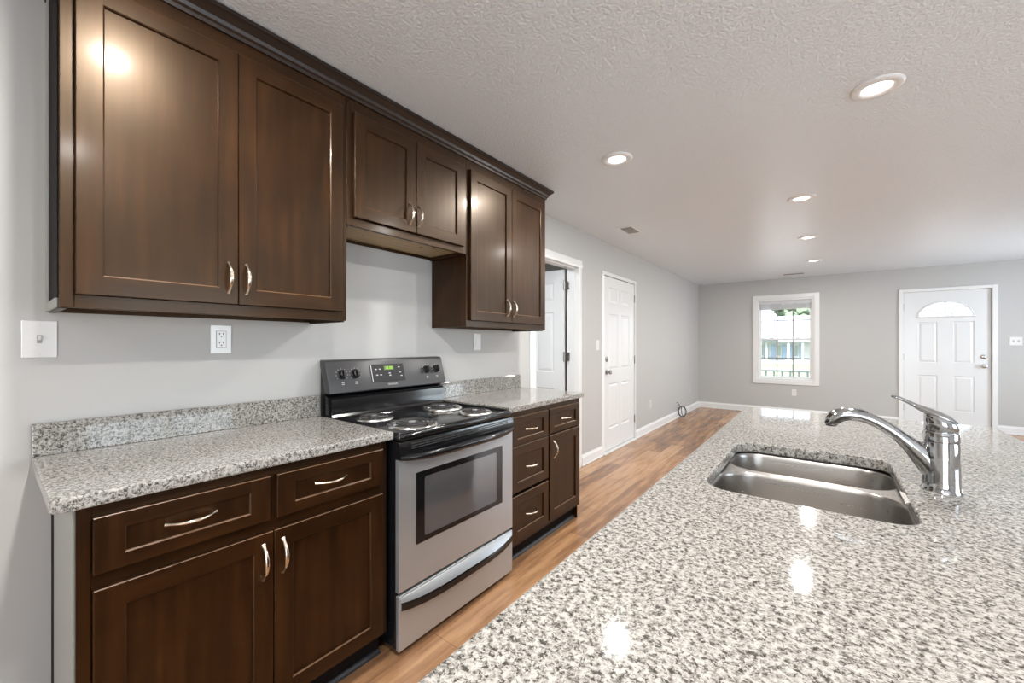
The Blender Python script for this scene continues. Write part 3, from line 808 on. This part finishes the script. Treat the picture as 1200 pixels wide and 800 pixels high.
for y in (RY0+.075, RY0+.148, RY1-.138, RY1-.062):
    bm = bmesh.new()
    for a in range(-4, 5):
        t = a*.55; fbox(bm, .0035, .0035, y+.031*math.sin(t), .088+.031*math.cos(t), .0004, .0009)
    fbox(bm, .014, .0035, y, .046, .0004, .0009); fbox(bm, .014, .0035, y, .038, .0004, .0009)
    R.part('lettering', bm, 'print', cp)
# oven door
DZ0, DZ1 = .262, .872
DX0 = RXF-.020
bm = bmesh.new()
wy0, wy1, wz0, wz1 = RY0+.090, RY1-.090, .425, .728
def ringplate(bm, X0, X1, y0, y1, z0, z1, a0, a1, b0, b1, r):
    """plate with rounded rectangular opening"""
    n = 6
    inner = rrect(a0, a1, b0, b1, r, n)  # CCW in (y,z)
    outer = []
    per = len(inner)
    for (yy, zz) in inner:
        cy, cz = (a0+a1)/2, (b0+b1)/2
        outer.append(None)
    q = n+1
    cor = [(y1, z1), (y0, z1), (y0, z0), (y1, z0)]
    for X in (X0, X1):
        vi = [bm.verts.new((X, y, z)) for y, z in inner]; vc = [bm.verts.new((X, y, z)) for y, z in cor]
        for c in range(4):
            for k in range(n): bm.faces.new((vi[c*q+k], vi[c*q+k+1], vc[c]))
            bm.faces.new((vi[c*q+n], vi[(c*q+n+1) % per], vc[(c+1) % 4], vc[c]))
        if X == X0: A, AC = vi, vc
        else: Bv, BC = vi, vc
    for k in range(per): bm.faces.new((A[k], A[(k+1) % per], Bv[(k+1) % per], Bv[k]))
    for k in range(4): bm.faces.new((AC[k], AC[(k+1) % 4], BC[(k+1) % 4], BC[k]))
ringplate(bm, DX0, RXF, RY0+.002, RY1-.002, DZ0, .800, wy0, wy1, wz0, wz1, .014)
od = R.part('oven_door', bm, 'steel')
bm = bmesh.new(); ringplate(bm, RXF-.010, RXF+.0015, wy0+.0005, wy1-.0005, wz0+.0005, wz1-.0005, wy0+.045, wy1-.045, wz0+.022, wz1-.026, .012)
R.part('window_frame', bm, 'black', od)
bm = bmesh.new(); box(bm, RXF-.012, RXF-.0005, wy0+.044, wy1-.044, wz0+.021, wz1-.025); R.part('oven_window', bm, 'oven_glass', od)
# black top band with vent slots and the bar handle merged into it
bm = bmesh.new()
prism(bm, [(DX0, .800), (RXF+.002, .800), (RXF+.010, .808), (RXF+.010, .826), (RXF+.002, .866), (RXF-.004, .872), (DX0, .872)], RY0+.001, RY1-.001, 'xz')
tb = R.part('top_band', bm, 'black', od, smooth=30)
bm = bmesh.new()
for k in range(3):
    for j in range(18):
        ya = RY0+.06+j*.036; box(bm, RXF+.0025-k*.0014, RXF+.0105-k*.0014, ya, ya+.032, .836+k*.009, .8405+k*.009)
R.part('vent_slots', bm, 'slot', od)
def bar_handle(X, y0, y1, z, out, r1, r2, drop=0.0):
    pts, rr = [], []
    n = 26
    for k in range(n+1):
        t = k/n*2-1; f = 1-abs(t)**4.5
        pts.append((X+out*f, (y0+y1)/2+t*(y1-y0)/2, z-drop*f)); rr.append((r1*(.55+.45*f), r2*(.7+.3*f)))
    bm = bmesh.new(); tube(bm, pts, rr, 14, up=(0, 0, 1)); return bm
R.part('handle', bar_handle(RXF+.004, RY0+.006, RY1-.006, .806, .034, .017, .013, .006), 'black', od, 60)
# swooping steel shoulder beneath the handle on the door corners
bm = bmesh.new(); box(bm, RXF+.0003, RXF+.003, RY0+.03, RY1-.03, .782, .800, .001, 1); R.part('handle_skirt', bm, 'steel', od)
# storage drawer
bm = bmesh.new(); box(bm, DX0, RXF+.001, RY0+.002, RY1-.002, .024, .248, .004); dr = R.part('storage_drawer', bm, 'steel')
bm = bmesh.new()
n = 30; A = []; 
for k in range(n+1):
    t = k/n*2-1; f = 1-abs(t)**3.5; yy = RC+t*(RY1-RY0-.02)/2
    A.append([(RXF+.001, yy, .240), (RXF+.003, yy, .238), (RXF+.006+.016*f, yy, .222-.020*f), (RXF+.008+.018*f, yy, .215-.022*f), (RXF+.007+.016*f, yy, .190-.022*f), (RXF+.001, yy, .192-.014*f)])
V = [[bm.verts.new(p) for p in r_] for r_ in A]
for i in range(n):
    for k in range(6): 
        f_ = bm.faces.new((V[i][k], V[i][(k+1) % 6], V[i+1][(k+1) % 6], V[i+1][k])); f_.material_index = 1 if k in (2, 3, 4) else 0
bm.faces.new(V[0]); bm.faces.new(V[-1])
R.part('handle', bm, ['steel', 'black'], dr, smooth=60)

# ------------------------------------------------------------------ island
IX0, IX1, IY0, IY1 = -.341, .582, .06, 2.615
T = Thing('kitchen_island', 'dark wooden island base under the granite top with the sink', 'kitchen island', (.1, 1.3, 0))
bm = bmesh.new()
bx0, bx1, by0, by1 = IX0+.03, .30, IY0+.03, IY1-.03
box(bm, bx0, bx0+.018, by0, by1, .10, .879); box(bm, bx1-.018, bx1, by0, by1, .0, .879); box(bm, bx0+.018, bx1-.018, by0, by0+.018, 0, .879); box(bm, bx0+.018, bx1-.018, by1-.018, by1, 0, .879)
box(bm, bx0+.018, bx1-.018, by0+.018, by1-.018, .10, .118); box(bm, bx0+.06, bx0+.075, by0+.018, by1-.018, 0, .10)
T.part('carcass', bm, 'wood')
yy = by0+.03
for k in range(5):
    bm = bmesh.new(); w_ = (by1-by0-.06)/5
    b2 = bmesh.new(); shaker(b2, 0, yy+k*w_+.003, yy+(k+1)*w_-.003, .135, .85); 
    for v_ in b2.verts: v_.co.x = bx0-.0005-v_.co.x
    merge(bm, b2); dd = T.part('door', bm, WOODS)
    bm = bmesh.new(); b2 = bmesh.new(); pull(b2, .0195, yy+(k+1)*w_-.035 if k % 2 == 0 else yy+k*w_+.035, .76, .105, True)
    for v_ in b2.verts: v_.co.x = bx0-v_.co.x
    merge(bm, b2); T.part('handle', bm, 'nickel', dd, True)
HX0, HX1, HY0, HY1 = -.242, .158, 1.098, 1.678
bm = bmesh.new()
hole = rrect(HX0, HX1, HY0, HY1, (.045, .06, .07, .06), 8)
slab(bm, rrect(IX0, IX1, IY0, IY1, .012, 3), ZT0, ZT1, .006, hole[::1])
single('countertop', bm, 'granite', 'large speckled granite island countertop cut out around the double sink', 'countertop', (.1, 1.3, ZT0))
# sink
S = Thing('kitchen_sink', 'stainless steel double bowl sink set under the granite island top', 'sink', (-.04, 1.39, .70))
bowls = [(HX0-.006, HX1+.006, HY0-.008, 1.430, .085), (HX0-.006, HX1+.006, 1.457, HY1+.008, .080)]
bm = bmesh.new()
RZ = .8755
o_l = rrect(HX0-.03, HX1+.03, HY0-.03, HY1+.03, .05, 6)
es = []
def addloop(lp, z, bm):
    vs = [bm.verts.new((x, y, z)) for x, y in lp]; return vs, [bm.edges.new((vs[i], vs[(i+1) % len(vs)])) for i in range(len(vs))]
_, e1 = addloop(o_l, RZ, bm); es += e1
for (a, b, c, e_, r_) in bowls: _, e2 = addloop(rrect(a, b, c, e_, r_, 10), RZ, bm); es += e2
bmesh.ops.triangle_fill(bm, edges=es, use_beauty=True)
S.part('rim', bm, 'sink_steel')
for (a, b, c, e_, r_) in bowls:
    bm = bmesh.new(); rings = []
    for ins, z in ((0, RZ), (.002, RZ-.003), (.004, RZ-.012), (.010, .76), (.016, .725), (.030, .706), (.06, .700), (.10, .697)):
        rings.append([bm.verts.new((x, y, z)) for x, y in rrect(a+ins, b-ins, c+ins, e_-ins, max(r_-ins*.5, .02), 10)])
    for i in range(len(rings)-1):
        n = len(rings[0])
        for k in range(n): bm.faces.new((rings[i][k], rings[i][(k+1) % n], rings[i+1][(k+1) % n], rings[i+1][k]))
    bm.faces.new(rings[-1])
    bo = S.part('bowl', bm, 'sink_steel', smooth=60)
    bm = bmesh.new(); lathe(bm, [(.045, 0), (.042, .003), (.034, .001), (.030, -.002+.003)], ((a+b)/2, (c+e_)/2, .698), seg=28); S.part('drain', bm, 'chrome', bo, True)
# faucet
FXC, FYC = .228, 1.411
Fc = Thing('faucet', 'chrome single-lever pull-out faucet standing behind the island sink', 'faucet', (FXC, FYC, ZT1))
bm = bmesh.new()
lathe(bm, [(.0365, .9152), (.0365, .918), (.034, .921), (.0335, .94), (.0325, .99), (.0315, 1.030), (.0305, 1.0325), (.0305, 1.0345)], (FXC, FYC, 0), seg=48)
bo = Fc.part('body', bm, 'chrome', smooth=50)
bm = bmesh.new(); lathe(bm, [(.0300, 1.0345), (.0318, 1.036), (.0318, 1.056), (.0300, 1.0585), (.0285, 1.0585), (.0285, 1.060)], (FXC, FYC, 0), seg=48); Fc.part('collar', bm, 'chrome', smooth=40)
# cap with sloping top
bm = bmesh.new(); lathe(bm, [(.0285, 1.0600), (.0300, 1.0615), (.0300, 1.080), (.0292, 1.0865), (.0265, 1.0905), (.018, 1.0935), (.006, 1.0945)], (FXC, FYC, 0), seg=48)
for v_ in bm.verts:
    if v_.co.z > 1.07: v_.co.z += -(v_.co.x-FXC)*.42*min(1, (v_.co.z-1.07)/.01)
lv = Fc.part('lever', bm, 'chrome', smooth=50)
P_ = [(.252, 1.078), (.238, 1.089), (.220, 1.098), (.203, 1.106), (.185, 1.1155), (.168, 1.1255), (.153, 1.1335), (.143, 1.1365), (.139, 1.1365)]
Rr = [(.006, .016), (.009, .023), (.010, .022), (.0085, .017), (.006, .011), (.0045, .008), (.004, .0075), (.0038, .007), (.002, .004)]
bm = bmesh.new(); tube(bm, [(x, FYC, z) for x, z in P_], Rr, 20, up=(0, 0, 1)); Fc.part('lever_arm', bm, 'chrome', lv, 60)
def cr(P, n=5):
    out = []
    for i in range(len(P)-1):
        p0, p1, p2, p3 = P[max(i-1, 0)], P[i], P[i+1], P[min(i+2, len(P)-1)]
        for k in range(n):
            t = k/n; out.append(tuple(.5*((2*b)+(-a+c)*t+(2*a-5*b+4*c-d_)*t*t+(-a+3*b-3*c+d_)*t**3) for a, b, c, d_ in zip(p0, p1, p2, p3)))
    out.append(tuple(P[-1])); return out
sp = [(.227, .922, .020, .020), (.223, .945, .025, .024), (.213, .971, .028, .025), (.197, .994, .026, .022), (.178, 1.0140, .0200, .0175), (.157, 1.0340, .0155, .0155)]
q = cr(sp); bm = bmesh.new(); tube(bm, [(a[0], FYC, a[1]) for a in q], [(a[2], a[3]) for a in q], 28, up=(0, 1, 0.0001) and None)
# radii pairs are (in-plane, cross)
Fc.part('spout_neck', bm, 'chrome', smooth=60)
sp = [(.1565, 1.035, .0142, .0142), (.155, 1.0362, .0152, .0152), (.128, 1.0575, .0148, .0152), (.099, 1.0735, .0150, .016), (.072, 1.081, .0158, .0175), (.048, 1.0805, .0175, .019), (.034, 1.0755, .0185, .0195), (.024, 1.0665, .0180, .019), (.0195, 1.056, .0165, .0165), (.0185, 1.050, .0145, .0145)]
q = cr(sp); bm = bmesh.new(); tube(bm, [(a[0], FYC, a[1]) for a in q], [(a[2], a[3]) for a in q], 28)
hd = Fc.part('spray_head', bm, 'chrome', smooth=60)
bm = bmesh.new(); lathe(bm, [(.0120, 0), (.0120, .004)], (.0185, FYC, 1.0465), seg=24); Fc.part('aerator', bm, 'rubber', hd, True)
bm = bmesh.new(); pts = [(.094, FYC, 1.0905), (.082, FYC, 1.0945), (.066, FYC, 1.0965)]; tube(bm, pts, [(.002, .007), (.003, .0085), (.002, .007)], 12, up=(0, 0, 1)); Fc.part('spray_button', bm, 'rubber', hd, 60)

# ------------------------------------------------------------------ ceiling lights and vents
def downlight(x, y, label, power, colr=LAMP_COL):
    T = Thing('recessed_light', label, 'ceiling light', (x, y, H), 'recessed ceiling lights')
    bm = bmesh.new(); lathe(bm, [(.052, .004), (.053, .001), (.062, .011), (.086, .010), (.094, .004), (.095, 0)], (x, y, H), '-z', 40, cap=False); T.part('trim_ring', bm, 'white', smooth=60)
    bm = bmesh.new(); lathe(bm, [(.0525, .001), (.0525, .004), (.040, .006)], (x, y, H), '-z', 40); T.part('lens', bm, 'lens', smooth=True)
    l = add_light('lamp', 'AREA', (0, 0, -.012), (0, 0, 0), power, colr, .095, parent=T.o)
    return T.o
LW = LAMP_W
first = downlight(.197, 2.473, 'recessed ceiling light nearest the camera, above the far end of the island', LW)
def light_copy(x, y, label):
    c = copy_tree(first); c.location = (x, y, H); c['label'] = label; return c
light_copy(-1.031, 2.432, 'recessed ceiling light in front of the wall cabinets')
light_copy(-.134, 3.99, 'recessed ceiling light in the row over the living area, first beyond the kitchen')
light_copy(-.125, 5.505, 'recessed ceiling light in the middle of the row over the living area')
light_copy(-.10, 7.091, 'farthest recessed ceiling light, nearest the front window wall')
light_copy(-1.04, .31, 'recessed ceiling light in front of the nearest wall cabinet')
light_copy(.197, .31, 'recessed ceiling light above the near end of the island')
light_copy(.197, -1.6, 'recessed ceiling light behind the island near the patio door')
downlight(-2.75, 2.1, 'unseen recessed ceiling light added in the adjoining room', 30, (.88, .95, 1))  # added lamp out of view, brightens the open door leaf

def vent(cx, cy, wx, wy, label, slats_along='x'):
    T = Thing('ceiling_vent', label, 'vent', (cx, cy, H))
    bm = bmesh.new(); x0, x1, y0, y1 = cx-wx/2, cx+wx/2, cy-wy/2, cy+wy/2; f = .022
    for q in ((x0, x1, y0, y0+f), (x0, x1, y1-f, y1), (x0, x0+f, y0+f, y1-f), (x1-f, x1, y0+f, y1-f)): box(bm, *q, H-.008, H-.0005, .002, 1)
    T.part('frame', bm, 'white')
    bm = bmesh.new(); box(bm, x0+f, x1-f, y0+f, y1-f, H-.0015, H-.0008); T.part('duct_opening', bm, 'slot')
    bm = bmesh.new(); n = 7
    for k in range(n):
        if slats_along == 'x': yy = y0+f+(y1-y0-2*f)*(k+.5)/n; prism(bm, [(yy-.006, H-.002), (yy+.004, H-.009), (yy+.006, H-.008), (yy-.004, H-.0016)], x0+f, x1-f, 'yz')
        else:
            xx = x0+f+(x1-x0-2*f)*(k+.5)/n; prism(bm, [(xx-.006, H-.002), (xx+.004, H-.009), (xx+.006, H-.008), (xx-.004, H-.0016)], y0+f, y1-f, 'xz')
    T.part('louvre', bm, 'hinge')
vent(-1.57, 4.03, .16, .30, 'small white ceiling vent near the left wall above the side door')
vent(-.385, 8.23, .32, .16, 'white ceiling vent close to the front wall above the window', 'x')

# ------------------------------------------------------------------ wall plates
def toggle_x(bm_plate, y, z): pass
def plate_left(name, label, cat, y, z, w, h, kind):
    T = Thing(name, label, cat, (XL, y, z))
    bm = bmesh.new(); box(bm, XL+.0005, XL+.006, y-w/2, y+w/2, z-h/2, z+h/2, .0025); T.part('cover_plate', bm, 'plastic')
    if kind == 'toggle':
        bm = bmesh.new(); box(bm, XL+.0058, XL+.0064, y-.0055, y+.0055, z-.013, z+.013); T.part('toggle_slot', bm, 'gapline')
        bm = bmesh.new(); b2 = bmesh.new(); box(b2, 0, .014, -.004, .004, -.005, .005, .0015); merge(bm, b2, Matrix.Translation((XL+.0055, y, z+.001)) @ Matrix.Rotation(-.5, 4, 'Y')); T.part('toggle', bm, 'plastic')
    elif kind in ('gfci', 'duplex'):
        bm = bmesh.new(); box(bm, XL+.0058, XL+.0064, y-.0185, y+.0185, z-.0355, z+.0355); T.part('socket_gap', bm, 'gapline')
        bm = bmesh.new(); box(bm, XL+.006, XL+.0085, y-.0165, y+.0165, z-.0335, z+.0335, .001); so = T.part('socket', bm, 'plastic')
        bm = bmesh.new()
        for dz in (.018, -.018):
            box(bm, XL+.0084, XL+.0088, y-.008, y-.005, z+dz+.001, z+dz+.009); box(bm, XL+.0084, XL+.0088, y+.005, y+.008, z+dz+.001, z+dz+.009)
            lathe(bm, [(.0026, 0), (.0026, .0005)], (XL+.0084, y, z+dz-.006), 'x', 10)
        T.part('slots', bm, 'slot', so)
    elif kind == 'rocker':
        bm = bmesh.new(); box(bm, XL+.006, XL+.010, y-.0165, y+.0165, z-.0335, z+.0335, .0015); T.part('rocker', bm, 'plastic')
    for dz in (h/2-.012, -h/2+.012):
        bm = bmesh.new(); lathe(bm, [(.003, 0), (.0025, .001)], (XL+.0058, y, z+dz), 'x', 10); T.part('screw', bm, 'plastic')
plate_left('light_switch', 'white toggle switch plate on the wall below the left end of the wall cabinets', 'switch', .105, 1.285, .075, .118, 'toggle')
plate_left('wall_outlet', 'white outlet on the backsplash wall above the left countertop', 'outlet', .5955, 1.288, .075, .118, 'gfci')
plate_left('wall_outlet', 'white outlet on the wall below the narrow cabinet right of the range', 'outlet', 2.165, 1.283, .075, .118, 'rocker')
plate_left('light_switch', 'white rocker switch between the open doorway and the closed side door', 'switch', 4.135, 1.252, .078, .118, 'rocker')
plate_left('wall_outlet', 'low white outlet on the left wall just past the side door', 'outlet', 5.88, .385, .07, .115, 'duplex')
plate_left('wall_outlet', 'low white outlet on the left wall near the far corner', 'outlet', 8.10, .39, .07, .115, 'duplex')
def plate_front(name, label, cat, x, z, w, h, kind):
    T = Thing(name, label, cat, (x, YF, z))
    bm = bmesh.new(); box(bm, x-w/2, x+w/2, YF-.006, YF-.0005, z-h/2, z+h/2, .0025); T.part('cover_plate', bm, 'plastic')
    if kind == 'duplex':
        bm = bmesh.new(); box(bm, x-.0165, x+.0165, YF-.0085, YF-.006, z-.0335, z+.0335, .001); so = T.part('socket', bm, 'plastic')
        bm = bmesh.new()
        for dz in (.018, -.018):
            for dx in (-.0065, .0065): box(bm, x+dx-.0015, x+dx+.0015, YF-.0089, YF-.0084, z+dz, z+dz+.008)
        T.part('slots', bm, 'slot', so)
    else:
        for dx in (-.023, .023):
            bm = bmesh.new(); box(bm, x+dx-.008, x+dx+.008, YF-.0064, YF-.0058, z-.013, z+.013); T.part('toggle_slot', bm, 'gapline')
            bm = bmesh.new(); box(bm, x+dx-.004, x+dx+.004, YF-.018, YF-.0060, z-.002, z+.007, .0015); T.part('toggle', bm, 'plastic')
plate_front('wall_outlet', 'low white outlet on the front wall under the window', 'outlet', -.40, .40, .07, .115, 'duplex')
plate_front('light_switch', 'white double toggle switch plate right of the front door', 'switch', 2.135, 1.305, .118, .118, 'toggle')

# loose coil of cable by the left wall
bm = bmesh.new()
pts = [(XL+.004, 7.20, .262), (XL+.022, 7.20, .262), (XL+.034, 7.21, .235)]
for k in range(33):
    a = PI*.62+2*PI*k/16
    pts.append((XL+.078+(.058+.004*math.sin(k))*math.cos(a), 7.225+.0022*k, .108+(.088+.003*math.cos(k*1.3))*math.sin(a)))
pts += [(XL+.060, 7.305, .06), (XL+.085, 7.325, .020), (XL+.10, 7.36, .008)]
tube(bm, cr(pts, 3), .0055, 8)
single('cable_coil', bm, 'rubber', 'loop of dark cable hanging at the left wall baseboard near the far corner', 'cable', (XL+.05, 7.3, .0), smooth=60)

# ------------------------------------------------------------------ outdoors
bm = bmesh.new()
vs = [bm.verts.new(p) for p in ((-70, 8.95, -.35), (60, 8.95, -.35), (60, 66, -1.55), (-70, 66, -1.55))]; bm.faces.new(vs)
vs = [bm.verts.new(p) for p in ((-120, 66, -1.55), (90, 66, -1.55), (90, 150, -1.55), (-120, 150, -1.55))]; bm.faces.new(vs)
struct('lawn', bm, 'grass')
bm = bmesh.new(); box(bm, -16, 14, 10.8, 21.5, -.75, -.62)
for v_ in bm.verts: v_.co.z = v_.co.z + .37 - (v_.co.y-8.95)*.02103 + .02
struct('driveway', bm, 'drive')
bm = bmesh.new(); box(bm, -4, 4.2, 8.90, 10.75, -.33, -.08); struct('porch_floor', bm, 'concrete')
PR = Thing('porch_railing', 'grey porch railing seen low through the front window', 'railing', (-1.5, 10.6, -.08))
bm = bmesh.new(); box(bm, -3.6, .9, 10.57, 10.63, .655, .705, .005); PR.part('top_rail', bm, 'porchwood')
bm = bmesh.new(); box(bm, -3.6, .9, 10.58, 10.62, .06, .10, .005); PR.part('bottom_rail', bm, 'porchwood')
for k in range(30):
    x = -3.55+k*.15; bm = bmesh.new(); box(bm, x-.017, x+.017, 10.583, 10.617, .10, .655); PR.part('baluster', bm, 'porchwood')
for x in (-3.6, .9):
    bm = bmesh.new(); box(bm, x-.05, x+.05, 10.55, 10.65, -.08, .78, .005); PR.part('post', bm, 'porchwood')
# neighbouring house
HY = 68.0
NH = Thing('neighbouring_house', 'single-storey white house with pale roof and blue shutters across the lawn', 'house', (-4, HY, -1.55))
bm = bmesh.new(); box(bm, -16, 7, HY+2.0, HY+9, -1.55, 1.75); NH.part('wall', bm, 'siding')
bm = bmesh.new(); prism(bm, [(HY-.4, 1.55), (HY-.4, 1.75), (HY+6, 5.4), (HY+12, 1.75), (HY+12, 1.55)], -17, 8, 'yz'); NH.part('roof', bm, 'shingle')
bm = bmesh.new(); prism(bm, [(-11.5, 1.7), (-8.2, 3.3), (-4.9, 1.7)], HY-1.2, HY+6, 'xz'); NH.part('gable_roof', bm, 'shingle_blue', label='blue gable')
bm = bmesh.new(); box(bm, -16, 7, HY-.2, HY+2.0, -1.55, -1.15); NH.part('porch', bm, 'siding')
for x in (-7.9, -6.35, -3.75, -2.15, .6):
    bm = bmesh.new(); box(bm, x-.13, x+.13, HY-.1, HY+.16, -1.15, 1.56, .02); NH.part('column', bm, 'siding')
for (x, w_) in ((-5.05, .75), (-2.95, .6), (-7.1, .5), (-.2, .6)):
    bm = bmesh.new(); box(bm, x-w_/2, x+w_/2, HY+1.94, HY+1.99, -.7, 1.1); wn = NH.part('window', bm, 'siding')
    bm = bmesh.new(); box(bm, x-w_/2+.1, x+w_/2-.1, HY+1.90, HY+1.938, -.5, .95); NH.part('pane', bm, 'winglass', wn)
    for s in (-1, 1):
        xx = x+s*(w_/2+.3); bm = bmesh.new(); box(bm, xx-.26, xx+.26, HY+1.93, HY+1.99, -.8, 1.15); NH.part('shutter', bm, 'shutter')
# trees beyond
def tree(x, y, h, r, seed, label):
    random.seed(seed)
    T = Thing('leafy_tree', label, 'tree', (x, y, -1.55), 'trees behind the house')
    bm = bmesh.new(); tube(bm, [(x, y, -1.55), (x+.1, y, h*.35), (x, y+.1, h*.6)], [.35, .26, .12], 10); T.part('trunk', bm, 'bark', smooth=True)
    bm = bmesh.new()
    for k in range(26):
        a = random.random()*2*PI; rr_ = r*math.sqrt(random.random())*.8; zz = h*.45+random.random()*h*.5
        sz = r*random.uniform(.22, .42)*(1.15-.5*abs(zz/h-.65))
        b2 = bmesh.new(); bmesh.ops.create_icosphere(b2, subdivisions=2, radius=sz)
        for v_ in b2.verts: v_.co *= random.uniform(.78, 1.2); v_.co.z *= .8
        merge(bm, b2, Matrix.Translation((x+rr_*math.cos(a), y+rr_*math.sin(a), zz)))
    T.part('crown', bm, 'leaf')
tree(-11.5, 84, 7.2, 2.6, 1, 'leafy tree behind the house at the left edge of the window view')
tree(-4.7, 92, 8.6, 2.9, 2, 'leafy tree rising behind the middle of the far roof')
tree(2.2, 84, 8.0, 2.6, 3, 'leafy tree behind the right end of the far house')
